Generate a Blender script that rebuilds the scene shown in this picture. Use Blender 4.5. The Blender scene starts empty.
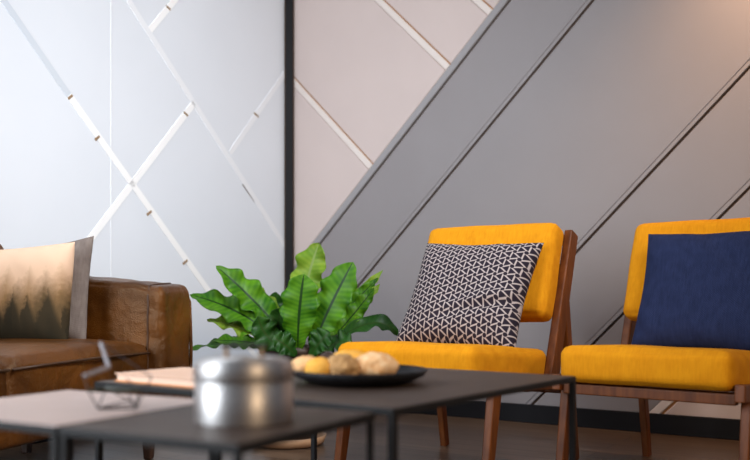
import bpy, bmesh, math, random
from math import sin, cos, pi, sqrt, radians, tan
from mathutils import Vector, Matrix, noise

random.seed(7)
C = bpy.context.scene.collection
F, YH, HC = 880.0, 297.0, 0.60          # focal length in pixels, horizon row, camera height (m)

# ------------------------------------------------------------------ materials
def nmat(name):
    m = bpy.data.materials.new(name); m.use_nodes = True
    nt = m.node_tree
    return m, nt, nt.nodes['Principled BSDF']

def N(nt, kind, **kw):
    n = nt.nodes.new(kind)
    for k, v in kw.items():
        if k in n.inputs.keys(): n.inputs[k].default_value = v
        else: setattr(n, k, v)
    return n

def math_(nt, op, a, b=None, c=None):
    n = nt.nodes.new('ShaderNodeMath'); n.operation = op
    for i, v in enumerate((a, b, c)):
        if v is None: continue
        if isinstance(v, (int, float)): n.inputs[i].default_value = v
        else: nt.links.new(v, n.inputs[i])
    return n.outputs[0]

def mixc(nt, fac, a, b):
    n = nt.nodes.new('ShaderNodeMix'); n.data_type = 'RGBA'
    for sock, v in ((n.inputs[0], fac), (n.inputs[6], a), (n.inputs[7], b)):
        if isinstance(v, (int, float)): sock.default_value = v
        elif isinstance(v, tuple): sock.default_value = (*v, 1) if len(v) == 3 else v
        else: nt.links.new(v, sock)
    return n.outputs[2]

def noise_mat(name, c1, c2, scale=(8, 8, 8), rough=.6, bump=0.0, bscale=60, metallic=0.0, detail=4, spec=.5, sheen=0, bdist=.002):
    m, nt, b = nmat(name)
    tc = N(nt, 'ShaderNodeTexCoord'); mp = N(nt, 'ShaderNodeMapping')
    mp.inputs['Scale'].default_value = scale
    nt.links.new(tc.outputs['Object'], mp.inputs['Vector'])
    nz = N(nt, 'ShaderNodeTexNoise'); nz.inputs['Scale'].default_value = 1; nz.inputs['Detail'].default_value = detail
    nt.links.new(mp.outputs[0], nz.inputs['Vector'])
    rp = N(nt, 'ShaderNodeMapRange'); rp.inputs[1].default_value = .3; rp.inputs[2].default_value = .7
    nt.links.new(nz.outputs[0], rp.inputs[0])
    nt.links.new(mixc(nt, rp.outputs[0], c1, c2), b.inputs['Base Color'])
    b.inputs['Roughness'].default_value = rough; b.inputs['Metallic'].default_value = metallic
    b.inputs['Specular IOR Level'].default_value = spec
    if sheen: b.inputs['Sheen Weight'].default_value = sheen
    if bump:
        n2 = N(nt, 'ShaderNodeTexNoise'); n2.inputs['Scale'].default_value = bscale; n2.inputs['Detail'].default_value = 5
        nt.links.new(tc.outputs['Object'], n2.inputs['Vector'])
        bp = N(nt, 'ShaderNodeBump'); bp.inputs['Strength'].default_value = bump; bp.inputs['Distance'].default_value = bdist
        nt.links.new(n2.outputs[0], bp.inputs['Height']); nt.links.new(bp.outputs[0], b.inputs['Normal'])
    return m

def fabric_mat(name, c1, c2, weave=420, rough=.9):
    m, nt, b = nmat(name)
    tc = N(nt, 'ShaderNodeTexCoord')
    sep = N(nt, 'ShaderNodeSeparateXYZ'); nt.links.new(tc.outputs['Object'], sep.inputs[0])
    nz = N(nt, 'ShaderNodeTexNoise'); nz.inputs['Scale'].default_value = 30; nz.inputs['Detail'].default_value = 6
    nt.links.new(tc.outputs['Object'], nz.inputs['Vector'])
    mp = N(nt, 'ShaderNodeMapping'); mp.inputs['Scale'].default_value = (180, 25, 25)
    nt.links.new(tc.outputs['Object'], mp.inputs['Vector'])
    slub = N(nt, 'ShaderNodeTexNoise'); slub.inputs['Scale'].default_value = 1
    nt.links.new(mp.outputs[0], slub.inputs['Vector'])
    t = math_(nt, 'ADD', math_(nt, 'MULTIPLY', nz.outputs[0], .5), math_(nt, 'MULTIPLY', slub.outputs[0], .5))
    rp = N(nt, 'ShaderNodeMapRange'); rp.inputs[1].default_value = .35; rp.inputs[2].default_value = .65
    nt.links.new(t, rp.inputs[0])
    nt.links.new(mixc(nt, rp.outputs[0], c1, c2), b.inputs['Base Color'])
    b.inputs['Roughness'].default_value = rough; b.inputs['Specular IOR Level'].default_value = .2
    sx = math_(nt, 'SINE', math_(nt, 'MULTIPLY', sep.outputs[0], weave * 2))
    sz = math_(nt, 'SINE', math_(nt, 'MULTIPLY', math_(nt, 'ADD', sep.outputs[1], sep.outputs[2]), weave * 2))
    h = math_(nt, 'ADD', math_(nt, 'MULTIPLY', sx, sz), slub.outputs[0])
    bp = N(nt, 'ShaderNodeBump'); bp.inputs['Strength'].default_value = .25; bp.inputs['Distance'].default_value = .001
    nt.links.new(h, bp.inputs['Height']); nt.links.new(bp.outputs[0], b.inputs['Normal'])
    return m

M = {}
M['gray'] = noise_mat('gray_panel_paint', (.248, .227, .233), (.262, .240, .246), (3, 3, 3), .55, .06, 90)
M['pink'] = noise_mat('blush_panel_paint', (.56, .465, .44), (.59, .49, .462), (3, 3, 3), .55, .06, 90)
M['white'] = noise_mat('white_panel_paint', (.72, .755, .81), (.75, .785, .84), (2, 2, 2), .42, .04, 80)
M['strip'] = noise_mat('white_batten_gloss', (.93, .93, .93), (.95, .95, .95), (2, 2, 2), .3)
M['strip2'] = noise_mat('white_batten_satin', (.81, .83, .865), (.83, .85, .885), (2, 2, 2), .35)
M['dim'] = noise_mat('batten_dull_reflection', (.60, .65, .72), (.64, .69, .75), (2, 2, 2), .35)
M['pale'] = noise_mat('light_batten_paint', (.70, .62, .58), (.72, .64, .60), (3, 3, 3), .5)
M['graybat'] = noise_mat('gray_batten_paint', (.285, .27, .28), (.30, .285, .295), (3, 3, 3), .5)
M['mdf'] = noise_mat('brown_board_core', (.055, .029, .016), (.08, .042, .022), (40, 40, 40), .8)
M['black'] = noise_mat('black_paint', (.006, .006, .008), (.009, .009, .011), (5, 5, 5), .6, spec=.2)
M['blackmetal'] = noise_mat('black_steel', (.008, .008, .009), (.012, .012, .013), (20, 20, 20), .55, spec=.25)
M['wood'] = noise_mat('walnut_wood', (.085, .022, .004), (.19, .055, .011), (55, 55, 5), .45, .1, 120, spec=.3)
M['wood2'] = noise_mat('dark_turned_wood', (.03, .013, .007), (.055, .022, .011), (40, 40, 6), .45)
M['yellow'] = fabric_mat('mustard_fabric', (.61, .225, .002), (.71, .29, .005))
M['navy'] = fabric_mat('navy_linen', (.010, .017, .055), (.017, .027, .080))
M['graylinen'] = fabric_mat('taupe_linen', (.15, .118, .105), (.21, .17, .15))
M['tabletop'] = noise_mat('dark_brown_top', (.052, .034, .026), (.068, .046, .036), (14, 14, 14), .5, .05, 200, spec=.35)
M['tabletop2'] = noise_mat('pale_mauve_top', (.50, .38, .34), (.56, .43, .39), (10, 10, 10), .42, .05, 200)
M['saucer'] = noise_mat('tan_clay', (.42, .22, .11), (.54, .31, .17), (14, 14, 14), .5, .1, 60)
M['pot'] = noise_mat('brown_pot', (.035, .020, .014), (.055, .032, .02), (14, 14, 14), .6)
M['soil'] = noise_mat('soil', (.015, .010, .007), (.04, .026, .017), (60, 60, 60), .95, .8, 90, bdist=.01)
M['stone'] = noise_mat('black_stoneware', (.006, .006, .008), (.014, .015, .018), (60, 60, 60), .5, .25, 90, spec=.3)
M['pages'] = noise_mat('cream_pages', (.80, .56, .42), (.86, .63, .48), (5, 5, 300), .7)
M['cover'] = noise_mat('orange_cover', (.62, .25, .09), (.70, .30, .11), (9, 9, 9), .5)
M['covertop'] = noise_mat('peach_cover', (.80, .50, .35), (.85, .56, .40), (9, 9, 9), .5)
M['wire'] = noise_mat('dark_wire', (.035, .026, .026), (.05, .04, .04), (20, 20, 20), .4, metallic=.6)
M['wireflat'] = noise_mat('pale_gray_strip', (.26, .25, .28), (.32, .31, .34), (20, 20, 20), .5)
M['wireg'] = noise_mat('dark_green_strip', (.02, .028, .02), (.035, .045, .032), (20, 20, 20), .4)
M['cookie'] = noise_mat('golden_biscuit', (.80, .38, .04), (.92, .50, .09), (60, 60, 60), .8, .5, 120)
M['cookie2'] = noise_mat('brown_biscuit', (.36, .19, .07), (.60, .36, .15), (80, 80, 80), .85, .9, 140, bdist=.004)
M['bread'] = noise_mat('crusty_roll', (.80, .40, .14), (.95, .66, .38), (70, 70, 70), .8, .7, 120, bdist=.003)
M['choc'] = noise_mat('chocolate_biscuit', (.03, .015, .01), (.06, .03, .018), (60, 60, 60), .7, .5, 120)
M['bread2'] = noise_mat('pale_biscuit', (.80, .44, .18), (.88, .55, .28), (60, 60, 60), .8, .5, 120)
M['edge'] = noise_mat('orange_board_edge', (.34, .15, .045), (.42, .19, .06), (40, 40, 40), .7)
M['clip'] = noise_mat('plain_brown', (.25, .16, .09), (.32, .21, .12), (20, 20, 20), .6)

# brushed aluminium
m, nt, b = nmat('brushed_aluminium')
b.inputs['Base Color'].default_value = (.64, .62, .61, 1); b.inputs['Metallic'].default_value = 1; b.inputs['Roughness'].default_value = .42
b.inputs['Anisotropic'].default_value = .75; b.inputs['Anisotropic Rotation'].default_value = .25
tg = N(nt, 'ShaderNodeTangent'); tg.direction_type = 'RADIAL'; tg.axis = 'Z'; nt.links.new(tg.outputs[0], b.inputs['Tangent'])
tc = N(nt, 'ShaderNodeTexCoord'); mp = N(nt, 'ShaderNodeMapping'); mp.inputs['Scale'].default_value = (4, 4, 400)
nt.links.new(tc.outputs['Object'], mp.inputs[0]); nz = N(nt, 'ShaderNodeTexNoise'); nz.inputs['Scale'].default_value = 1
nt.links.new(mp.outputs[0], nz.inputs['Vector'])
rr = N(nt, 'ShaderNodeMapRange'); rr.inputs[3].default_value = .46; rr.inputs[4].default_value = .58
nt.links.new(nz.outputs[0], rr.inputs[0]); nt.links.new(rr.outputs[0], b.inputs['Roughness'])
M['alu'] = m

# leather
m, nt, b = nmat('cognac_leather')
tc = N(nt, 'ShaderNodeTexCoord')
n1 = N(nt, 'ShaderNodeTexNoise'); n1.inputs['Scale'].default_value = 5; n1.inputs['Detail'].default_value = 6
nt.links.new(tc.outputs['Object'], n1.inputs['Vector'])
rp = N(nt, 'ShaderNodeMapRange'); rp.inputs[1].default_value = .35; rp.inputs[2].default_value = .68
nt.links.new(n1.outputs[0], rp.inputs[0])
nt.links.new(mixc(nt, rp.outputs[0], (.044, .0135, .0022), (.135, .044, .006)), b.inputs['Base Color'])
b.inputs['Roughness'].default_value = .36; b.inputs['Specular IOR Level'].default_value = .55; b.inputs['Specular Tint'].default_value = (1, .78, .55, 1)
n2 = N(nt, 'ShaderNodeTexNoise'); n2.inputs['Scale'].default_value = 9; n2.inputs['Detail'].default_value = 2.5; n2.inputs['Distortion'].default_value = .4
vo = N(nt, 'ShaderNodeTexVoronoi'); vo.inputs['Scale'].default_value = 260
nt.links.new(tc.outputs['Object'], n2.inputs['Vector']); nt.links.new(tc.outputs['Object'], vo.inputs['Vector'])
h = math_(nt, 'ADD', n2.outputs[0], math_(nt, 'MULTIPLY', vo.outputs[0], .06))
bp = N(nt, 'ShaderNodeBump'); bp.inputs['Strength'].default_value = .7; bp.inputs['Distance'].default_value = .03
nt.links.new(h, bp.inputs['Height']); nt.links.new(bp.outputs[0], b.inputs['Normal'])
M['leather'] = m
M['seam'] = noise_mat('leather_seam', (.045, .017, .006), (.07, .028, .01), (20, 20, 20), .5)

# kagome print fabric: three families of pale lines on near black
m, nt, b = nmat('triangle_print_fabric')
tc = N(nt, 'ShaderNodeTexCoord')
LA = .0365                                            # repeat of the print (m)
sep = N(nt, 'ShaderNodeSeparateXYZ'); nt.links.new(tc.outputs['Object'], sep.inputs[0])
rx = math_(nt, 'ADD', math_(nt, 'MULTIPLY', sep.outputs[0], cos(.12)), math_(nt, 'MULTIPLY', sep.outputs[1], sin(.12)))
ry = math_(nt, 'SUBTRACT', math_(nt, 'MULTIPLY', sep.outputs[1], cos(.12)), math_(nt, 'MULTIPLY', sep.outputs[0], sin(.12)))
jj = math_(nt, 'MULTIPLY', ry, 2 / (sqrt(3) * LA))
ii = math_(nt, 'SUBTRACT', math_(nt, 'MULTIPLY', rx, 1 / LA), math_(nt, 'MULTIPLY', jj, .5))
fi = math_(nt, 'FRACT', math_(nt, 'ADD', ii, 60)); fj = math_(nt, 'FRACT', math_(nt, 'ADD', jj, 60))
cx_ = math_(nt, 'ADD', fi, math_(nt, 'MULTIPLY', fj, .5)); cy_ = math_(nt, 'MULTIPLY', fj, sqrt(3) / 2)
def tri(gx, gy, flip):
    r_ = None
    for k in range(3):
        a = radians(-90 + 120 * k + 180 * flip + 17)
        d = math_(nt, 'ADD', math_(nt, 'MULTIPLY', math_(nt, 'SUBTRACT', cx_, gx), cos(a)), math_(nt, 'MULTIPLY', math_(nt, 'SUBTRACT', cy_, gy), sin(a)))
        r_ = d if r_ is None else math_(nt, 'MAXIMUM', r_, d)
    return math_(nt, 'SUBTRACT', r_, .205)
def dot(gx, gy):
    dx = math_(nt, 'SUBTRACT', cx_, gx); dy = math_(nt, 'SUBTRACT', cy_, gy)
    return math_(nt, 'SUBTRACT', math_(nt, 'SQRT', math_(nt, 'ADD', math_(nt, 'MULTIPLY', dx, dx), math_(nt, 'MULTIPLY', dy, dy))), .19)
best = None
h3 = sqrt(3) / 2
for e in (tri(.5, h3 / 3, 0), tri(1.0, 2 * h3 / 3, 1), dot(0, 0), dot(1, 0), dot(.5, h3), dot(1.5, h3)):
    best = e if best is None else math_(nt, 'MINIMUM', best, e)
rp = N(nt, 'ShaderNodeMapRange'); rp.inputs[1].default_value = -.02; rp.inputs[2].default_value = .03
nt.links.new(best, rp.inputs[0])
nt.links.new(mixc(nt, rp.outputs[0], (.018, .013, .022), (.43, .36, .345)), b.inputs['Base Color'])
b.inputs['Roughness'].default_value = .9; b.inputs['Specular IOR Level'].default_value = .2
M['kagome'] = m

# forest print: layered spruce silhouettes under a peach sky
m, nt, b = nmat('forest_print_fabric')
tc = N(nt, 'ShaderNodeTexCoord'); sep = N(nt, 'ShaderNodeSeparateXYZ'); nt.links.new(tc.outputs['Object'], sep.inputs[0])
nj = N(nt, 'ShaderNodeTexNoise'); nj.inputs['Scale'].default_value = 60; nj.inputs['Detail'].default_value = 5
nt.links.new(tc.outputs['Object'], nj.inputs['Vector'])
jit = math_(nt, 'MULTIPLY', math_(nt, 'SUBTRACT', nj.outputs[0], .5), .05)
X = math_(nt, 'ADD', sep.outputs[0], math_(nt, 'MULTIPLY', jit, .35))
col = mixc(nt, math_(nt, 'SMOOTH_MIN', math_(nt, 'MULTIPLY', math_(nt, 'ADD', sep.outputs[1], .05), 5.5), 1, .2), (.48, .285, .16), (.74, .51, .36))
for scale, base, amp, slope, soft, colr, off in ((10, -.01, .09, 1.6, .060, (.25, .14, .06), 3.1), (12, -.035, .09, 1.5, .050, (.11, .066, .028), 7.7), (16, -.045, .10, 2.6, .022, (.036, .025, .012), 1.4), (21, -.11, .07, 1.5, .05, (.022, .017, .009), 5.2)):
    v = N(nt, 'ShaderNodeTexVoronoi'); v.voronoi_dimensions = '1D'; v.inputs['Scale'].default_value = scale
    nt.links.new(math_(nt, 'ADD', X, off), v.inputs['W'])
    sc = N(nt, 'ShaderNodeSeparateColor'); nt.links.new(v.outputs['Color'], sc.inputs[0])
    hgt = math_(nt, 'ADD', math_(nt, 'MULTIPLY', sc.outputs[0], amp), base)
    hgt = math_(nt, 'SUBTRACT', hgt, math_(nt, 'MULTIPLY', v.outputs['Distance'], slope / scale))
    dlt = math_(nt, 'SUBTRACT', math_(nt, 'ADD', hgt, jit), sep.outputs[1])
    r = N(nt, 'ShaderNodeMapRange'); r.inputs[1].default_value = -soft; r.inputs[2].default_value = soft
    nt.links.new(dlt, r.inputs[0])
    col = mixc(nt, r.outputs[0], col, colr)
nt.links.new(col, b.inputs['Base Color']); b.inputs['Roughness'].default_value = .9; b.inputs['Specular IOR Level'].default_value = .2
M['forest'] = m

# leaves
def leaf_mat(name, ca, cb, rib, trans):
    m, nt, b = nmat(name)
    uv = N(nt, 'ShaderNodeUVMap'); sep = N(nt, 'ShaderNodeSeparateXYZ'); nt.links.new(uv.outputs[0], sep.inputs[0])
    v = math_(nt, 'ABSOLUTE', math_(nt, 'SUBTRACT', sep.outputs[0], .5))
    veins = math_(nt, 'SINE', math_(nt, 'MULTIPLY', math_(nt, 'SUBTRACT', sep.outputs[1], math_(nt, 'MULTIPLY', v, .12)), 120))
    nz = N(nt, 'ShaderNodeTexNoise'); nz.inputs['Scale'].default_value = 14; tc = N(nt, 'ShaderNodeTexCoord')
    nt.links.new(tc.outputs['Object'], nz.inputs['Vector'])
    t = math_(nt, 'ADD', math_(nt, 'MULTIPLY', veins, .07), nz.outputs[0])
    rp = N(nt, 'ShaderNodeMapRange'); rp.inputs[1].default_value = .3; rp.inputs[2].default_value = .75
    nt.links.new(t, rp.inputs[0])
    col = mixc(nt, rp.outputs[0], ca, cb)
    rm = N(nt, 'ShaderNodeMapRange'); rm.inputs[1].default_value = .025; rm.inputs[2].default_value = .05
    nt.links.new(v, rm.inputs[0])
    col = mixc(nt, rm.outputs[0], rib, col)
    nt.links.new(col, b.inputs['Base Color']); b.inputs['Roughness'].default_value = .45; b.inputs['Specular IOR Level'].default_value = .3
    tr = N(nt, 'ShaderNodeBsdfTranslucent'); nt.links.new(col, tr.inputs['Color'])
    mx = N(nt, 'ShaderNodeMixShader'); mx.inputs[0].default_value = trans
    nt.links.new(b.outputs[0], mx.inputs[1]); nt.links.new(tr.outputs[0], mx.inputs[2])
    out = nt.nodes['Material Output']; nt.links.new(mx.outputs[0], out.inputs['Surface'])
    return m
M['leaf'] = leaf_mat('fern_leaf', (.028, .145, .004), (.13, .34, .010), (.012, .05, .006), .32)
M['leafl'] = leaf_mat('fern_leaf_young', (.17, .33, .02), (.33, .47, .05), (.30, .42, .10), .40)
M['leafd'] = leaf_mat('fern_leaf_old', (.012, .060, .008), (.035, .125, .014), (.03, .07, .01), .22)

# plank floor
m, nt, b = nmat('dark_plank_floor')
tc = N(nt, 'ShaderNodeTexCoord')
bk = N(nt, 'ShaderNodeTexBrick'); bk.offset = .37
bk.inputs['Scale'].default_value = 1; bk.inputs['Brick Width'].default_value = 1.3; bk.inputs['Row Height'].default_value = .11
bk.inputs['Mortar Size'].default_value = .0035; bk.inputs['Color1'].default_value = (.078, .048, .031, 1); bk.inputs['Color2'].default_value = (.140, .090, .060, 1)
bk.inputs['Mortar'].default_value = (.012, .009, .007, 1)
nt.links.new(tc.outputs['Object'], bk.inputs['Vector'])
mp = N(nt, 'ShaderNodeMapping'); mp.inputs['Scale'].default_value = (3, 60, 1); nt.links.new(tc.outputs['Object'], mp.inputs[0])
nz = N(nt, 'ShaderNodeTexNoise'); nz.inputs['Scale'].default_value = 1; nz.inputs['Detail'].default_value = 6
nt.links.new(mp.outputs[0], nz.inputs['Vector'])
rp = N(nt, 'ShaderNodeMapRange'); rp.inputs[1].default_value = .3; rp.inputs[2].default_value = .7; rp.inputs[3].default_value = .55; rp.inputs[4].default_value = 1.3
nt.links.new(nz.outputs[0], rp.inputs[0])
vm = N(nt, 'ShaderNodeVectorMath'); vm.operation = 'SCALE'; nt.links.new(bk.outputs[0], vm.inputs[0]); nt.links.new(rp.outputs[0], vm.inputs['Scale'])
nt.links.new(vm.outputs[0], b.inputs['Base Color']); b.inputs['Roughness'].default_value = .30; b.inputs['Specular IOR Level'].default_value = .5
bp = N(nt, 'ShaderNodeBump'); bp.inputs['Strength'].default_value = .25; bp.inputs['Distance'].default_value = .002
nt.links.new(nz.outputs[0], bp.inputs['Height']); nt.links.new(bp.outputs[0], b.inputs['Normal'])
M['floor'] = m

# ------------------------------------------------------------------ helpers
def obj(name, bm, mat, parent=None, smooth=False):
    bmesh.ops.recalc_face_normals(bm, faces=bm.faces)
    me = bpy.data.meshes.new(name); bm.to_mesh(me); bm.free()
    o = bpy.data.objects.new(name, me); C.objects.link(o)
    if mat is not None: me.materials.append(M[mat])
    if parent: o.parent = parent
    if smooth:
        for p in me.polygons: p.use_smooth = True
    return o

def tag(o, label=None, cat=None, group=None, kind=None):
    if label: o['label'] = label
    if cat: o['category'] = cat
    if group: o['group'] = group
    if kind: o['kind'] = kind
    return o

def thing(name, label, cat, loc=(0, 0, 0), rotz=0, group=None):
    o = bpy.data.objects.new(name, None); C.objects.link(o); o.empty_display_size = .1
    o.location = loc; o.rotation_euler = (0, 0, rotz)
    return tag(o, label, cat, group)

def add_beam(bm, p0, p1, s0, s1=None, side=(1, 0, 0), bev=.004):
    """tapered bar from p0 to p1; s = (width along side, width across)"""
    s1 = s1 or s0
    p0, p1, side = Vector(p0), Vector(p1), Vector(side)
    t = (p1 - p0).normalized(); a = (side - t * side.dot(t)).normalized(); c = t.cross(a)
    vs = []
    for p, s in ((p0, s0), (p1, s1)):
        for x, y in ((-1, -1), (1, -1), (1, 1), (-1, 1)):
            vs.append(bm.verts.new(p + a * (x * s[0] / 2) + c * (y * s[1] / 2)))
    fs = [bm.faces.new([vs[i] for i in q]) for q in ((3, 2, 1, 0), (4, 5, 6, 7), (0, 1, 5, 4), (1, 2, 6, 5), (2, 3, 7, 6), (3, 0, 4, 7))]
    if bev:
        es = {e for f in fs for e in f.edges}
        bmesh.ops.bevel(bm, geom=list(es), offset=bev, segments=2, affect='EDGES', profile=.5)
    return bm

def beam(*a, **k):
    return add_beam(bmesh.new(), *a, **k)

def box_bm(x0, x1, y0, y1, z0, z1, bev=.004):
    return beam(((x0 + x1) / 2, (y0 + y1) / 2, z0), ((x0 + x1) / 2, (y0 + y1) / 2, z1), (x1 - x0, y1 - y0), bev=bev)

def add_tube(bm, pts, r, seg=10, closed=False):
    pts = [Vector(p) for p in pts]; n = len(pts); rings = []
    prev = None
    for i, p in enumerate(pts):
        if closed: t = (pts[(i + 1) % n] - pts[i - 1]).normalized()
        else: t = (pts[min(i + 1, n - 1)] - pts[max(i - 1, 0)]).normalized()
        a = prev if prev is not None else (Vector((0, 0, 1)) if abs(t.z) < .9 else Vector((1, 0, 0)))
        a = (a - t * a.dot(t)).normalized(); prev = a; c = t.cross(a)
        rr = r[i] if isinstance(r, (list, tuple)) else r
        rings.append([bm.verts.new(p + a * (cos(2 * pi * k / seg) * rr) + c * (sin(2 * pi * k / seg) * rr)) for k in range(seg)])
    m_ = n if closed else n - 1
    for i in range(m_):
        A, B = rings[i], rings[(i + 1) % n]
        for k in range(seg): bm.faces.new((A[k], A[(k + 1) % seg], B[(k + 1) % seg], B[k]))
    if not closed:
        bm.faces.new(rings[0][::-1]); bm.faces.new(rings[-1])
    return bm

def lathe(prof, seg=64):
    bm = bmesh.new(); rings = []
    for r, z in prof:
        if r < 1e-6: rings.append([bm.verts.new((0, 0, z))])
        else: rings.append([bm.verts.new((r * cos(2 * pi * k / seg), r * sin(2 * pi * k / seg), z)) for k in range(seg)])
    for A, B in zip(rings, rings[1:]):
        for k in range(seg):
            k2 = (k + 1) % seg
            if len(A) == 1 and len(B) == 1: continue
            if len(A) == 1: bm.faces.new((A[0], B[k], B[k2]))
            elif len(B) == 1: bm.faces.new((A[k], A[k2], B[0]))
            else: bm.faces.new((A[k], A[k2], B[k2], B[k]))
    return bm

def cushion_bm(w, d, h, r=.03, crown=.02, n=16, wob=.004, seed=0, sag=None):
    """soft upholstered block centred at the origin: rounded edges, crowned top and bottom"""
    bm = bmesh.new(); bmesh.ops.create_cube(bm, size=2)
    bmesh.ops.subdivide_edges(bm, edges=bm.edges[:], cuts=n, use_grid_fill=True)
    hx, hy, hz = w / 2, d / 2, h / 2
    for v in bm.verts:
        x, y, z = v.co
        # concentrate rows near the edges
        f = lambda t: math.copysign(1 - (1 - abs(t)) ** 1.5, t) if abs(t) < 1 else t
        p = Vector((f(x) * hx, f(y) * hy, f(z) * hz))
        q = Vector((max(-hx + r, min(hx - r, p.x)), max(-hy + r, min(hy - r, p.y)), max(-hz + r, min(hz - r, p.z))))
        dd = p - q
        if dd.length > 1e-9: p = q + dd.normalized() * r
        cx, cy = max(0, 1 - x * x), max(0, 1 - y * y)
        p.z += math.copysign(crown, z) * (abs(z) ** 2) * sqrt(cx * cy) * (1 if z > 0 else .3)
        p.y += math.copysign(crown * .5, y) * abs(y) ** 4 * sqrt(cx) * max(0, 1 - z * z)
        nn = noise.noise_vector(p * 7 + Vector((seed * 3.1, 0, 0)))
        p += nn * wob
        v.co = p
    if sag:
        for v in bm.verts: v.co = sag(v.co)
    return bm

def pillow_bm(w, h, th, n=44, pinch=.07, wr=.006, seed=0, fold=None):
    bm = bmesh.new(); lay = []
    for sgn in (1, -1):
        g = []
        for j in range(n + 1):
            row = []
            for i in range(n + 1):
                u = sin((2 * i / n - 1) * pi / 2); v = sin((2 * j / n - 1) * pi / 2)
                x = u * w / 2 * (1 - pinch * (1 - v * v) * u * u); y = v * h / 2 * (1 - pinch * (1 - u * u) * v * v)
                e = max(0, (1 - u ** 4) * (1 - v ** 4))
                z = sgn * th / 2 * e ** .55
                if sgn == -1 and (i in (0, n) or j in (0, n)):
                    row.append(lay[0][j][i]); continue
                nz_ = noise.noise(Vector((x * 9 + seed * 5, y * 9, sgn * 3))) * wr * min(1, e * 3)
                nz_ += noise.noise(Vector((x * 3 + seed, (x + y) * 16, sgn))) * wr * .9 * min(1, e * 3)
                z += nz_
                if fold and sgn == 1: z += fold(u, v) * min(1, e * 3)
                row.append(bm.verts.new((x, y, z)))
            g.append(row)
        lay.append(g)
    for sgn, g in zip((1, -1), lay):
        for j in range(n):
            for i in range(n):
                q = (g[j][i], g[j][i + 1], g[j + 1][i + 1], g[j + 1][i])
                bm.faces.new(q if sgn == 1 else q[::-1])
    return bm

def place(o, origin, right, up):
    R = Vector(right).normalized(); U = Vector(up); U = (U - R * U.dot(R)).normalized(); Nn = R.cross(U)
    o.matrix_world = Matrix(((R.x, U.x, Nn.x, origin[0]), (R.y, U.y, Nn.y, origin[1]), (R.z, U.z, Nn.z, origin[2]), (0, 0, 0, 1)))

# ------------------------------------------------------------------ room shell
TW = .577; SW, CW = sin(TW), cos(TW); DIST = 3.921
t0 = (288.5 - 375) / F
Zc = DIST / (SW * t0 + CW); CORNER = Vector((t0 * Zc, Zc, 0))       # room corner
RU = Vector((CW, -SW, 0)); RN = Vector((-SW, -CW, 0))               # right wall: direction to the right, normal into the room
LU = Vector((-SW, -CW, 0)); LN = Vector((CW, -SW, 0))               # left wall: direction towards the camera, normal into the room

def wall_uz(px, py, U, Nn):
    d = Vector(((px - 375) / F, 1, -(py - YH) / F)); o = Vector((0, 0, HC))
    k = (CORNER - o).dot(Nn) / d.dot(Nn)
    p = o + d * k
    return (p - CORNER).dot(U), p.z

def clip(poly, a, b, c):
    """keep a*u + b*z <= c"""
    out = []
    for i in range(len(poly)):
        p, q = poly[i], poly[(i + 1) % len(poly)]
        dp, dq = a * p[0] + b * p[1] - c, a * q[0] + b * q[1] - c
        if dp <= 0: out.append(p)
        if dp * dq < 0:
            s = dp / (dp - dq); out.append((p[0] + s * (q[0] - p[0]), p[1] + s * (q[1] - p[1])))
    return out

def slab(poly, U, Nn, n0, n1, bev=.0):
    bm = bmesh.new()
    P = lambda q, n: CORNER + U * q[0] + Vector((0, 0, q[1])) + Nn * n
    A = [bm.verts.new(P(q, n0)) for q in poly]; B = [bm.verts.new(P(q, n1)) for q in poly]
    top = bm.faces.new(B); bm.faces.new(A[::-1])
    for i in range(len(poly)):
        j = (i + 1) % len(poly); bm.faces.new((A[i], A[j], B[j], B[i]))
    if bev:
        bmesh.ops.bevel(bm, geom=list(top.edges), offset=bev, segments=1, affect='EDGES')
    return bm

WH, WL, LL = 2.75, 4.2, 4.6
floor = obj('floor', beam((0, 0, -.06), (0, 0, 0), (12, 12), bev=0), 'floor')
floor.rotation_euler = (0, 0, -TW); floor.location = (0, 1.2, 0); tag(floor, 'dark brown plank floor', kind='structure')

wr_ = obj('wall_right', slab([(0, 0), (WL, 0), (WL, WH), (0, WH)], RU, RN, -.14, -.016), 'mdf')
tag(wr_, 'panelled wall of grey and blush boards with diagonal battens', kind='structure')
q2 = 1 / sqrt(2)
def cdiag(pts):       # '/' lines: z - u
    v = [wall_uz(*p, RU, RN) for p in pts]; return sum(z - u for u, z in v) / len(v)
def canti(pts):       # '\' lines: z + u
    v = [wall_uz(*p, RU, RN) for p in pts]; return sum(z + u for u, z in v) / len(v)
D1 = cdiag([(511, 2), (320, 240)]); G1 = cdiag([(591, 2), (442, 184)]); G2 = cdiag([(750, 64), (600, 229)])
G3 = cdiag([(750, 182), (548, 393), (627, 310)]); D2 = cdiag([(664, 412)])
A1 = canti([(296, 78), (372, 165)]); A2 = canti([(388, 2), (455, 71)]); A3 = canti([(486, 2), (496, 13)])
full = [(0, .0), (WL, .0), (WL, WH), (0, WH)]
GAP, BAT = .0056, .036
def band(lo, hi, kind, pl, ph):
    """strip lo < (z -/+ u) < hi, pulled in by pl at the low side and ph at the high side"""
    s = -1 if kind == '/' else 1
    p = full
    p = clip(p, s * q2, q2, (hi * q2 - ph)); p = clip(p, -s * q2, -q2, -(lo * q2 + pl))
    return p
def wp(poly, mat, n1=0.0, bev=.004, name='wall_panel'):
    if len(poly) > 2: return obj(name, slab(poly, RU, RN, -.016, n1, bev), mat, wr_)
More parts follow.
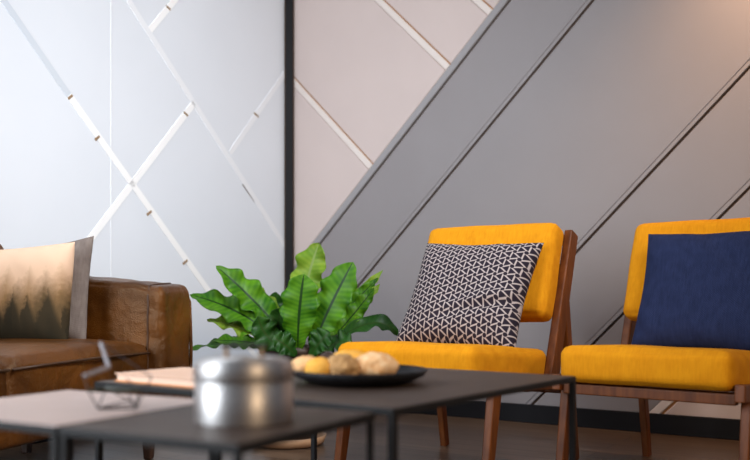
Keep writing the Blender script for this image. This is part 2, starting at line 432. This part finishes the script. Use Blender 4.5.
# grey boards between D1 and D2; each diagonal has a batten on its upper-left side and a dark gap
for hi, lo in ((D1, G1), (G1, G2), (G2, G3), (G3, D2)):
    wp(band(lo, hi, '/', GAP + .0163 if lo is not D2 else GAP + BAT + .0005, GAP), 'gray')
for c in (G1, G2, G3):
    wp(band(c, c + .2, '/', GAP, .2 * q2 - GAP - .016), 'gray', .0, .0012, 'batten')
wp(band(D2, D2 + .2, '/', GAP, .2 * q2 - GAP - BAT), 'pale', .001, .003, 'batten')
wp(band(D2 - 9, D2, '/', 0, GAP), 'pink')
wp(band(D1, D1 + .2, '/', GAP, .2 * q2 - GAP - BAT), 'graybat', .002, .004, 'batten')
# blush boards above D1, split by the falling battens
upl = clip(full, q2, -q2, -(D1 * q2 + GAP + BAT + .001))
def anti(lo, hi, pl, ph):
    p = clip(upl, q2, q2, hi * q2 - ph); return clip(p, -q2, -q2, -(lo * q2 + pl))
for lo, hi in ((-9, A1), (A1, A2), (A2, A3), (A3, 19)):
    wp(anti(lo, hi, GAP * .6 if lo > -9 else 0, GAP * .6 + .034 if hi < 19 else 0), 'pink')
for c in (A1, A2, A3):
    wp(anti(c - .3, c, .3 * q2 - .033 - GAP * .6, GAP * .6), 'pale', .001, .003, 'batten')

for c in (A1, A2, A3):
    wp(anti(c - .02, c + .02, .02 * q2 - .006, .02 * q2 - .006), 'edge', -.006, 0, 'board_edge')
wp(band(D2 - .02, D2 + .02, '/', .02 * q2 - .008, .02 * q2 - .008), 'edge', -.006, 0, 'board_edge')

# left wall, white, with white battens
wl_ = obj('wall_left', slab([(0, 0), (LL, 0), (LL, WH), (0, WH)], LU, LN, -.14, 0), 'white')
tag(wl_, 'white wall with slim white diagonal battens', kind='structure')
def lw(px, py): return wall_uz(px, py, LU, LN)
def strip(p, q, w, mat, n1, name='batten', off=0.0):
    a, c = Vector(lw(*p)), Vector(lw(*q)); t = (c - a).normalized(); s = Vector((-t.y, t.x))
    a += s * off; c += s * off
    poly = [a + s * w / 2, a - s * w / 2, c - s * w / 2, c + s * w / 2]
    return obj(name, slab([tuple(v) for v in poly], LU, LN, -.002, n1, min(.002, n1 * .4)), mat, wl_)
strip((69, 95.4), (285, 398), .032, 'strip', .003)
strip((-20, -34), (69, 95.4), .030, 'dim', .002)  # upper stretch of the same batten, its duller reflection put into the colour
strip((128, 0), (285, 246), .032, 'strip2', .003)
strip((194, 103), (30, 318), .032, 'strip', .003)
strip((285, 73), (230, 153), .030, 'strip2', .003)
strip((178, -4), (150, 30), .030, 'strip', .003)
strip((244, 182), (279, 232), .006, 'mdf', .002, 'groove', off=.019)
strip((111, -40), (111, 330), .005, 'strip2', .0015, 'panel_joint')
for p, dv in (((70, 97), 1), ((97, 138), 1), ((149, 213), 1), ((185, 262), 1), ((185.5, 114), -1), ((168, 8), -1), ((256, 115), -1)):
    a = (p[0] - 2.2, p[1] + 1.9 * dv); c_ = (p[0] + 2.2, p[1] - 1.9 * dv)
    strip(a, c_, .012, 'clip', .0045, 'batten_tick')  # short brown mark across the batten

# corner post, baseboards
pz = CORNER + (RN + LN).normalized() * .024
post = obj('trim_1', beam((0, 0, 0), (0, 0, WH), (.042, .042), bev=.003), 'black')
post.location = pz; post.rotation_euler = (0, 0, pi / 4 - TW); tag(post, 'black corner post where the two walls meet', kind='structure')
for U_, s in ((RU, .029), (LU, .027)):
    e = obj('edge_strip', beam((0, 0, 0), (0, 0, WH), (.016, .010), bev=.001), 'mdf', post)
    e.matrix_parent_inverse = Matrix()
    p = CORNER + U_ * (s + .006) + (RN if U_ is RU else LN) * .008
    e.matrix_world = Matrix.Translation(p) @ Matrix.Rotation(-TW + (0 if U_ is RU else pi / 2), 4, 'Z')
    e.parent = None; e.parent = post; e.matrix_parent_inverse = (Matrix.Translation(pz) @ Matrix.Rotation(pi / 4 - TW, 4, 'Z')).inverted()
bb = obj('baseboard_right', slab([(.03, 0), (WL, 0), (WL, .088), (.03, .088)], RU, RN, -.004, .014, .003), 'black')
tag(bb, 'black baseboard below the grey panels', kind='structure')
bb = obj('baseboard_left', slab([(.03, 0), (LL, 0), (LL, .088), (.03, .088)], LU, LN, -.004, .012, .003), 'black')
tag(bb, 'black baseboard below the white wall', kind='structure')

# ------------------------------------------------------------------ lounge chairs
CX, CY = .275, .33                                     # chair origin (front left foot) to its base centre
def make_chair(label):
    t = thing('lounge_chair', label, 'chair', group='mustard lounge chairs by the wall')
    V = lambda x, q, z: (x - CX, q - CY, z)
    W = .55
    for x in (0, W):
        obj('leg', beam(V(x, -.027, 0), V(x, .042, .345), (.026, .036), (.030, .052)), 'wood', t)
        obj('leg', beam(V(x, .695, 0), V(x, .592, .585), (.026, .034), (.026, .046)), 'wood', t)
        obj('side_rail', beam(V(x, -.052, .336), V(x, .655, .288), (.030, .050), (.028, .045)), 'wood', t)
        obj('back_post', beam(V(x, .468, .300), V(x, .663, .835), (.032, .072), (.032, .064), bev=.006), 'wood', t)
    obj('front_rail', beam(V(.014, -.022, .316), V(W - .014, -.022, .316), (.032, .026), side=(0, 0, 1)), 'wood', t)
    obj('rear_rail', beam(V(.012, .60, .275), V(W - .012, .60, .275), (.045, .022), side=(0, 0, 1)), 'wood', t)
    for z in (.59, .70, .81):
        q = .468 + (.663 - .468) * (z - .3) / .535 + .014
        obj('back_slat', beam(V(.012, q + .012, z), V(W - .012, q + .012, z), (.042, .014), side=(0, .342, .94)), 'wood', t)
    for k in range(4):
        q = .08 + .13 * k
        obj('seat_slat', beam(V(.012, q, .312 - .07 * q), V(W - .012, q, .312 - .07 * q), (.014, .05), side=(0, 0, 1)), 'wood', t)
    s = obj('seat_cushion', cushion_bm(.520, .56, .108, r=.028, crown=.012, seed=1, wob=.004), 'yellow', t, True)
    s.location = V(W / 2, .213, .376); s.rotation_euler = (-.068, 0, 0)
    c = obj('back_cushion', cushion_bm(.536, .355, .092, r=.026, crown=.012, seed=2, wob=.004), 'yellow', t, True)
    c.location = V(W / 2, .533, .690); c.rotation_euler = (radians(70), 0, 0)
    return t

def copy_thing(t, label):
    r = t.copy(); C.objects.link(r); r['label'] = label
    for ch in list(t.children):
        c = ch.copy(); C.objects.link(c); c.parent = r
        for g in ch.children:
            d = g.copy(); C.objects.link(d); d.parent = c
    return r

def chair_pose(t, X0, Z0, th):
    s, c = sin(th), cos(th)
    t.location = (X0 + c * CX + s * CY, Z0 - s * CX + c * CY, 0); t.rotation_euler = (0, 0, -th)
    return lambda x, q, z: Vector((X0 + c * x + s * q, Z0 - s * x + c * q, z))

chair1 = make_chair('walnut lounge chair with mustard cushions holding the triangle-patterned pillow')
PA = chair_pose(chair1, -.108, 2.982, .597)
chair2 = copy_thing(chair1, 'walnut lounge chair with mustard cushions holding the plain navy pillow')
PB = chair_pose(chair2, .595, 2.779, .672)

# throw pillows on the chairs
foldA = lambda u, v: -.020 * math.exp(-((v + .42 - .30 * (u - .2)) / .07) ** 2) * max(0, min(1, (u + .5))) + .012 * math.exp(-((v + .30 - .30 * (u - .2)) / .09) ** 2) * max(0, min(1, (u + .5)))
p = obj('throw_pillow', pillow_bm(.475, .435, .15, pinch=.085, seed=3, fold=foldA, wr=.007), 'kagome', None, True)
place(p, PA(.280, .368, .608), PA(1, 0, 0) - PA(0, 0, 0) + Vector((0, 0, -.03)), PA(0, .195, .345) - PA(0, 0, 0) + (PA(.03, 0, 0) - PA(0, 0, 0)))
tag(p, 'black and white triangle-patterned throw pillow on the left mustard chair', 'pillow', 'throw pillows')
p = obj('throw_pillow', pillow_bm(.47, .43, .15, seed=8, wr=.009), 'navy', None, True)
place(p, PB(.330, .380, .622), PB(1, 0, 0) - PB(0, 0, 0), PB(0, .160, .385) - PB(0, 0, 0))
tag(p, 'plain navy blue throw pillow on the right mustard chair', 'pillow', 'throw pillows')

# ------------------------------------------------------------------ leather sofa
AS = radians(14.5); SD = Vector((sin(AS), cos(AS), 0)); SN = Vector((cos(AS), -sin(AS), 0))
P2 = Vector((-.803, 3.14, 0))                          # front far corner of the seat
sofa = thing('leather_sofa', 'cognac brown leather sofa along the white wall', 'sofa', tuple(P2), -AS)
# local: x = out of the sofa front, y = towards the far arm
SL = 1.72
def cush(name, x0, x1, y0, y1, z0, z1, **k):
    o = obj(name, cushion_bm(x1 - x0, y1 - y0, z1 - z0, **k), 'leather', sofa, True)
    o.location = ((x0 + x1) / 2, (y0 + y1) / 2, (z0 + z1) / 2); return o
cush('base', -.66, -.03, -SL, .20, .175, .30, r=.02, crown=.0, wob=.002)
for i in range(2):
    y1 = -.004 - i * .765
    o = cush('seat_cushion', -.56, .0, y1 - .755, y1, .285, .425, r=.024, crown=.034, seed=4 + i, wob=.006)
    bm = bmesh.new(); hx, hy = .283, .374
    add_tube(bm, [(hx - .001, -hy, .046), (hx + .006, -hy * .5, .050), (hx + .008, 0, .051), (hx + .006, hy * .5, .050), (hx - .001, hy, .046)], .0042, 8)
    obj('seam', bm, 'seam', o, True)
def armsag(v):
    # top dips towards the front, soft rumples
    k = (v.x + .36) / .72
    if v.z > 0: v.z += .055 * (1 - k) * (v.z / .22) + .010 * noise.noise(Vector((v.x * 14, v.y * 6, 2))) * (v.z / .22)
    v.y += (.010 * noise.noise(Vector((v.x * 10, v.z * 12, 5))) - .006 * noise.noise(Vector((v.x * 22, v.z * 8, 9)))) * (1 if v.y < 0 else .4)
    return v
arm = cush('armrest', -.67, .052, .004, .232, .185, .635, r=.030, crown=.012, n=26, seed=9, wob=.006, sag=armsag)
bm = bmesh.new()
from mathutils.bvhtree import BVHTree
tree = BVHTree.FromPolygons([v.co for v in arm.data.vertices], [p.vertices[:] for p in arm.data.polygons])
tgt = [Vector((.300, -.13, -.20 + .04 * k)) for k in range(10)] + [Vector((.298, -.12, .19)), Vector((.296, -.10, .235)), Vector((.296, -.05, .25)), Vector((.296, .0, .25)), Vector((.296, .06, .25))]
pts = []
for q in tgt:
    loc, nor, _, _ = tree.find_nearest(q); pts.append(loc + (q - loc).normalized() * .0012)
add_tube(bm, pts, .0035, 8)
obj('seam', bm, 'seam', arm, True)
bm = bmesh.new()
add_tube(bm, [(.355, .105, -.20), (.358, .107, .0), (.352, .106, .17), (.340, .090, .214)], .0070, 8)
obj('piping', bm, 'leather', arm, True)
bk_ = cush('backrest', -.725, -.58, -SL, .012, .20, .80, r=.05, crown=.015, seed=12, wob=.008)
bk_.rotation_euler = (0, 0, 0)
for x, y in ((-.06, .10), (-.06, -1.55), (-.58, .10), (-.58, -1.55)):
    obj('leg', beam((x, y, 0), (x, y, .18), (.030, .030), (.052, .052), bev=.006), 'wood2', sofa)

def SP(x, y, z): return P2 + SN * x + SD * y + Vector((0, 0, z))
# pillows leaning against the far arm
p = obj('throw_pillow', pillow_bm(.38, .41, .10, seed=5, wr=.006), 'graylinen', None, True)
place(p, SP(-.375, -.085, .603), SN + Vector((0, 0, .13)), SD * .13 + Vector((0, 0, .40)))
tag(p, 'plain taupe linen throw pillow behind the forest-print pillow on the sofa', 'pillow', 'throw pillows')
p = obj('throw_pillow', pillow_bm(.37, .36, .11, seed=6, wr=.004, pinch=.03), 'forest', None, True)
place(p, SP(-.380, -.185, .603), SN + Vector((0, 0, .07)), SD * .09 + Vector((0, 0, .40)))
tag(p, 'peach throw pillow printed with a misty forest on the sofa', 'pillow', 'throw pillows')

# ------------------------------------------------------------------ coffee tables
HT = .421
def table(name, label, front, th, a, b_, top, leg=.009, thick=.012):
    """front = nearest corner; a runs away to the right, b_ away to the left"""
    d1 = Vector((sin(th), cos(th), 0)); d2 = Vector((-cos(th), sin(th), 0)); Fp = Vector((front[0], front[1], 0))
    c = Fp + d1 * a / 2 + d2 * b_ / 2
    t = thing(name, label, 'table', tuple(c), -th, 'black steel coffee tables')
    # local: y along d1, x along -d2
    hx, hy = b_ / 2, a / 2
    obj('tabletop', box_bm(-hx + .003, hx - .003, -hy + .003, hy - .003, HT - thick + .002, HT, bev=.0015), top, t)
    bm = bmesh.new()
    for s in (-1, 1):
        add_beam(bm, (-hx, s * (hy - .003), HT - thick / 2 - .001), (hx, s * (hy - .003), HT - thick / 2 - .001), (thick, .008), side=(0, 0, 1), bev=.001)
        add_beam(bm, (s * (hx - .003), -hy, HT - thick / 2 - .001), (s * (hx - .003), hy, HT - thick / 2 - .001), (thick, .008), side=(0, 0, 1), bev=.001)
    obj('rim', bm, 'blackmetal', t)
    for sx in (-1, 1):
        for sy in (-1, 1):
            x, y = sx * (hx - .006), sy * (hy - .006)
            obj('leg', beam((x, y, 0), (x, y, HT - thick + .002), (leg, leg), bev=.001), 'blackmetal', t)
    return t
TM = .501
table('coffee_table', 'dark brown coffee table bearing the aluminium canister', (-.165, 1.067), TM, .345, .310, 'tabletop')
lf = Vector((-.165, 1.067, 0)) + Vector((-cos(TM), sin(TM), 0)) * .315
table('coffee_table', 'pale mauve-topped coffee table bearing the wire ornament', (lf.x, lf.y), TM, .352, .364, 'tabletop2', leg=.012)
table('coffee_table', 'large dark brown coffee table bearing the black bread plate', (.03, 1.413), .632, .72, .776, 'tabletop', leg=.013)

# ------------------------------------------------------------------ aluminium canister
cz = HT
can = thing('canister', 'round brushed aluminium canister with a lidded bail handle', 'canister', (-.189, 1.270, cz))
R = .0705
obj('body', lathe([(0, 0), (R - .003, 0), (R, .002), (R, .0605), (R - .002, .0605), (R - .002, .058), (0, .058)]), 'alu', can, True)
lid = obj('lid', lathe([(0, .061), (R + .0012, .061), (R + .0012, .079), (R - .001, .084), (R - .008, .0895), (R - .014, .091), (.040, .0915), (.0, .0925)]), 'alu', can, True)
for x in (-.0255, .0255): obj('handle_post', add_tube(bmesh.new(), [(x, 0, .088), (x, 0, .1075)], .0033), 'clip', lid, True)
obj('handle', beam((-.033, 0, .109), (.033, 0, .109), (.006, .012), side=(0, 0, 1), bev=.002), 'wireg', lid)

# ------------------------------------------------------------------ plate with breads
pc = Vector((-.033, 1.832, HT))
pl = obj('plate', lathe([(0, 0), (.085, 0), (.112, .006), (.134, .016), (.1435, .028), (.1415, .0300), (.131, .0205), (.110, .0115), (.085, .0075), (0, .0065)], 72), 'stone', None, True)
pl.location = pc; tag(pl, 'black stoneware plate of biscuits on the large coffee table', 'plate')
def roll(name, label, mat, px, py, dy, rx, ry, rz_, seed, rough=.10, rot=0, dz=0):
    bm = bmesh.new(); bmesh.ops.create_icosphere(bm, subdivisions=4, radius=1)
    for v in bm.verts:
        c = v.co.copy()
        k = 1 + rough * noise.noise(c * 1.7 + Vector((seed * 7.3, 0, 0))) + rough * .6 * noise.noise(c * 4.5 + Vector((seed * 2.3, 5, 0))) + rough * .25 * noise.noise(c * 11 + Vector((seed, 5, 3)))
        v.co = c * k
        if v.co.z < -.55: v.co.z = -.55 + (v.co.z + .55) * .3
        v.co = Vector((v.co.x * rx, v.co.y * ry, v.co.z * rz_))
    o = obj(name, bm, mat, None, True)
    y = pc.y + dy
    o.location = ((px - 375) / F * y, y, HC - (py - YH) / F * y + dz); o.rotation_euler = (0, 0, rot)
    tag(o, label, 'biscuit' if 'biscuit' in name else 'bread', 'breads on the black plate'); return o
roll('bread_roll', 'large pale crusty roll at the right of the black plate', 'bread', 374.5, 366.5, -.02, .047, .042, .029, 1, .10, .2)
roll('oat_biscuit', 'brown crumbly biscuit in the middle of the plate front', 'cookie2', 341, 368.5, -.045, .037, .034, .030, 2, .14)
roll('golden_biscuit', 'round golden yellow biscuit at the plate front left', 'cookie', 319.5, 369.5, -.05, .030, .030, .025, 3, .05)
roll('pale_biscuit', 'pale tan biscuit at the far left of the plate', 'bread2', 306, 366.5, .0, .034, .030, .022, 4, .10)
roll('golden_biscuit', 'bright yellow biscuit lying behind the brown crumbly one', 'cookie', 349, 362.5, .045, .050, .030, .026, 5, .10)
roll('chocolate_biscuit', 'dark chocolate biscuit tucked between golden and brown biscuits', 'choc', 328, 364, .01, .022, .024, .026, 6, .08)

# ------------------------------------------------------------------ book on the left corner of the large table
th = .632; d1 = Vector((sin(th), cos(th), 0)); d2 = Vector((-cos(th), sin(th), 0))
nl = Vector((.03, 1.413, 0)) + d2 * .776                # table's left corner
bc = nl - d2 * .205 + d1 * .115
book = thing('book', 'peach-covered book on the left corner of the large dark table', 'book', (bc.x, bc.y, HT), -th)
obj('page_block', box_bm(-.160, .134, -.092, .090, .003, .016, bev=.001), 'pages', book)
obj('cover', box_bm(-.163, .138, -.096, .094, .0003, .0035, bev=.0008), 'cover', book)
obj('cover', box_bm(-.163, .138, -.096, .094, .0160, .0185, bev=.0008), 'covertop', book)['label'] = 'peach front cover'

# ------------------------------------------------------------------ wire ornament
def at(px, py, Y): return Vector(((px - 375) / F * Y, Y, HC - (py - YH) / F * Y))
Y0 = 1.395
orn = thing('wire_ornament', 'open geometric wire ornament on the pale mauve table', 'ornament', tuple(at(117, 411, Y0)[:2]) + (HT,))
ol = Vector(orn.location)
vA, vB, vC = at(101, 343, 1.50), at(109, 367, 1.46), at(84, 376, 1.40)
vD, vE = at(98, 411, Y0), at(136, 411, Y0)
vD.z = vE.z = HT + .002
vK = Vector(((vD.x + vE.x) / 2 + .012, Y0 + .06, HT + .002))
vF, vG, vH, vI = at(88, 390, 1.36), at(140, 391, 1.40), at(152, 377, 1.47), at(106, 388, 1.45)
def wires(name, pairs, r, mat):
    bm = bmesh.new()
    for a, c in pairs: add_tube(bm, [a - ol, c - ol], r, 8)
    return obj(name, bm, mat, orn)
wires('wire', [(vF, vD), (vI, vD), (vD, vE), (vE, vG), (vE, vH), (vE, at(128, 393, 1.42)), (vD, at(131, 399, 1.43)), (vK, vG), (vD, vK), (vE, vK), (vF, vC), (vH, vA), (vK, vI), (at(126, 378, 1.44), vG)], .0011, 'wire')
wires('rod', [(vA, vB), (vB, vC)], .0036, 'wireflat')['label'] = 'thick pale grey rod'
wires('bar', [(vF, vG), (vI, vG)], .0026, 'wireg')['label'] = 'thick dark green bar'

# ------------------------------------------------------------------ plant
PX, PY = -.335, 3.59
sc_ = obj('saucer', lathe([(0, 0), (.125, 0), (.142, .008), (.153, .040), (.149, .041), (.138, .012), (.12, .008), (0, .008)]), 'saucer', None, True)
sc_.location = (-.351, PY, 0); tag(sc_, 'round tan clay saucer on the floor under the fern pot', 'saucer')
plant = thing('potted_fern', "bird's nest fern with broad wavy leaves in a dark pot", 'plant', (PX, PY, .008))
obj('pot', lathe([(0, 0), (.085, 0), (.092, .01), (.128, .36), (.135, .365), (.135, .392), (.124, .392), (.116, .365), (.11, .33), (0, .33)]), 'pot', plant, True)
obj('soil', lathe([(.117, .345), (.09, .357), (.04, .365), (0, .367)], 40), 'soil', plant, True)

def leaf(b, c, t, w, mat='leaf', nrm=(0, -.85, .5), wav=.16, k=5.5, fold=.25, tipw=.0, seed=0, curl=0):
    """b, c, t: (px, py, depth offset) of base, control and tip; w: half width in pixels"""
    B, Cc, T = [at(p[0], p[1], PY + p[2]) for p in (b, c, t)]
    W = w * PY / F
    n, m_ = 44, 10
    bm = bmesh.new(); uvl = bm.loops.layers.uv.new('UVMap'); g = []; uvs = {}
    N0 = Vector(nrm).normalized(); rnd = random.Random(seed)
    ph = rnd.uniform(0, 6.28)
    for i in range(n + 1):
        s = i / n
        p = B * (1 - s) ** 2 + Cc * (2 * s * (1 - s)) + T * s * s
        tg = ((Cc - B) * (1 - s) + (T - Cc) * s).normalized()
        S = tg.cross(N0).normalized(); Nn = S.cross(tg).normalized()
        prof = (.16 + .84 * sin(min(1, s / .62) * pi / 2) ** 1.2) * max(0, 1 - max(0, (s - .45) / .55) ** (2.2 if tipw == 0 else 4.5)) ** .75
        row = []
        for j in range(m_ + 1):
            v = 2 * j / m_ - 1
            edge = abs(v) ** 1.5
            ww = W * prof * (1 + .10 * sin(k * 2 * pi * s * 1.3 + ph + (1.7 if v > 0 else 0)) * edge)
            off = Nn * (W * (wav * 1.6 * sin(k * 2 * pi * s + ph + (2.1 if v > 0 else 0)) * edge * min(1, s * 4) + fold * abs(v) - fold * .3) * max(prof, .15))
            q = p + S * (v * ww) + off
            vv = bm.verts.new(q - Vector(plant.location)); uvs[vv] = ((v + 1) / 2, s); row.append(vv)
        g.append(row)
    for i in range(n):
        for j in range(m_):
            f = bm.faces.new((g[i][j], g[i][j + 1], g[i + 1][j + 1], g[i + 1][j]))
            for l in f.loops: l[uvl].uv = uvs[l.vert]
    o = obj('leaf', bm, mat, plant, True)
    md = o.modifiers.new('thick', 'SOLIDIFY'); md.thickness = .0012
    return o
L = leaf
# back row
L((302, 330, .06), (302, 285, .09), (319, 243, .07), 17, 'leafl', (-.25, -.9, .2), .16, 4, .2, seed=1, tipw=1)
L((318, 345, .08), (340, 315, .10), (383, 270, .10), 8, 'leafl', (.1, -.8, .5), .30, 6, .2, seed=2)
L((316, 345, .04), (345, 310, .05), (378, 278, .03), 9, 'leaf', (.2, -.8, .5), .30, 6, .2, seed=21)
# left group
L((288, 340, .02), (258, 300, .02), (216, 266, -.02), 17, 'leaf', (.45, -.8, .45), .18, 4.5, .25, seed=3)
L((284, 346, -.03), (244, 306, -.05), (190, 295, .03), 16, 'leaf', (.25, -.75, .6), .18, 4.5, .2, seed=4)
L((282, 345, .05), (270, 310, .07), (246, 285, .08), 15, 'leafl', (.35, -.8, .4), .16, 4, .2, seed=5)
L((284, 350, -.04), (240, 322, -.05), (207, 320, -.02), 11, 'leafl', (.1, -.6, .8), .22, 4, .2, seed=6)
L((284, 352, -.05), (235, 335, -.04), (186, 351, .02), 8, 'leaf', (.1, -.4, .9), .25, 5, .2, seed=7)
L((286, 352, -.08), (250, 338, -.10), (212, 341, -.08), 11, 'leaf', (.1, -.5, .85), .2, 4, .2, seed=17)
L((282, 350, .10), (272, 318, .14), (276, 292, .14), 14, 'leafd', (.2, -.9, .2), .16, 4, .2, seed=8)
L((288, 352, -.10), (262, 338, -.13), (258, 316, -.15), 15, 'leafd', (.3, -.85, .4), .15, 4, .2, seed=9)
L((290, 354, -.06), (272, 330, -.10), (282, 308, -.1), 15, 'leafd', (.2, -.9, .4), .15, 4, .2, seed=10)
L((318, 348, .0), (356, 312, .0), (380, 284, .03), 7, 'leafl', (.15, -.75, .6), .34, 6, .2, seed=22)
# centre front pair
L((298, 352, -.12), (297, 318, -.18), (304, 274, -.15), 18, 'leaf', (.05, -1, .12), .09, 4, .12, seed=11, tipw=1)
L((312, 352, -.10), (322, 318, -.15), (353, 262, -.13), 18, 'leaf', (-.30, -.95, .15), .10, 5, .15, seed=12, tipw=1)
# right group
L((320, 352, -.02), (352, 318, -.02), (374, 288, .02), 10, 'leaf', (.1, -.8, .5), .25, 5, .2, seed=13)
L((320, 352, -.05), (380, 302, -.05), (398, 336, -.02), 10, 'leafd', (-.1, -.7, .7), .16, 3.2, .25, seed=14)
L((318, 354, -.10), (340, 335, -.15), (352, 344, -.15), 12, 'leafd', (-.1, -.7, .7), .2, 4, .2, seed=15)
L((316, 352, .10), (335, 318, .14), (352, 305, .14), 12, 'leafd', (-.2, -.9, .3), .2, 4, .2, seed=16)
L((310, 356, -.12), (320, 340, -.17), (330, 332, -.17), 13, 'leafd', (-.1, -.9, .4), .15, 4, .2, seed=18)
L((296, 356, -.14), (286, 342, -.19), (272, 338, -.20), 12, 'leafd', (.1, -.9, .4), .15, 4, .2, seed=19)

# ------------------------------------------------------------------ light
w = bpy.data.worlds.new('room_ambient'); bpy.context.scene.world = w; w.use_nodes = True
bg = w.node_tree.nodes['Background']; bg.inputs[0].default_value = (.80, .86, 1.0, 1); bg.inputs[1].default_value = .16

def area(name, loc, target, size, power, color, spread=180):
    d = bpy.data.lights.new(name, 'AREA'); d.shape = 'RECTANGLE'; d.size, d.size_y = size; d.energy = power; d.color = color
    d.spread = radians(spread)
    o = bpy.data.objects.new(name, d); C.objects.link(o); o.location = loc
    o.rotation_euler = (Vector(target) - Vector(loc)).to_track_quat('-Z', 'Y').to_euler(); return o
area('window_light', (-2.75, 1.0, 1.55), (.6, 3.0, .8), (2.2, 2.3), 185, (.86, .93, 1.0))
area('added_wall_fill', (1.0, 1.8, 2.5), (-1.3, 3.8, .8), (.8, .8), 31, (.90, .95, 1.0), 100)  # added unseen fill that brightens the left wall, not a known fitting
area('lamp_light', (2.0, -1.4, 2.0), (.4, 3.2, .6), (.9, 1.3), 60, (1.0, .70, .42))
d = bpy.data.lights.new('ceiling_spot', 'SPOT'); d.energy = 130; d.color = (1, .58, .30); d.spot_size = radians(95); d.spot_blend = 1; d.shadow_soft_size = .08
o = bpy.data.objects.new('ceiling_spot', d); C.objects.link(o); o.location = (1.55, 3.05, 2.6)
o.rotation_euler = (Vector((1.75, 3.5, 1.6)) - o.location).to_track_quat('-Z', 'Y').to_euler()

# ------------------------------------------------------------------ camera
cam = bpy.data.cameras.new('camera'); co = bpy.data.objects.new('camera', cam); C.objects.link(co)
co.location = (0, 0, HC); co.rotation_euler = (radians(90), 0, 0)
cam.sensor_width = 36; cam.lens = F / 750 * 36; cam.shift_y = (YH - 230) / 750
cam.clip_start = .05
cam.dof.use_dof = True; cam.dof.focus_distance = 3.05; cam.dof.aperture_fstop = 2.2
S = bpy.context.scene
S.camera = co
S.view_settings.view_transform = 'Standard'; S.view_settings.look = 'None'; S.view_settings.gamma = 1
S.view_settings.use_curve_mapping = False; S.view_settings.exposure = 0.0
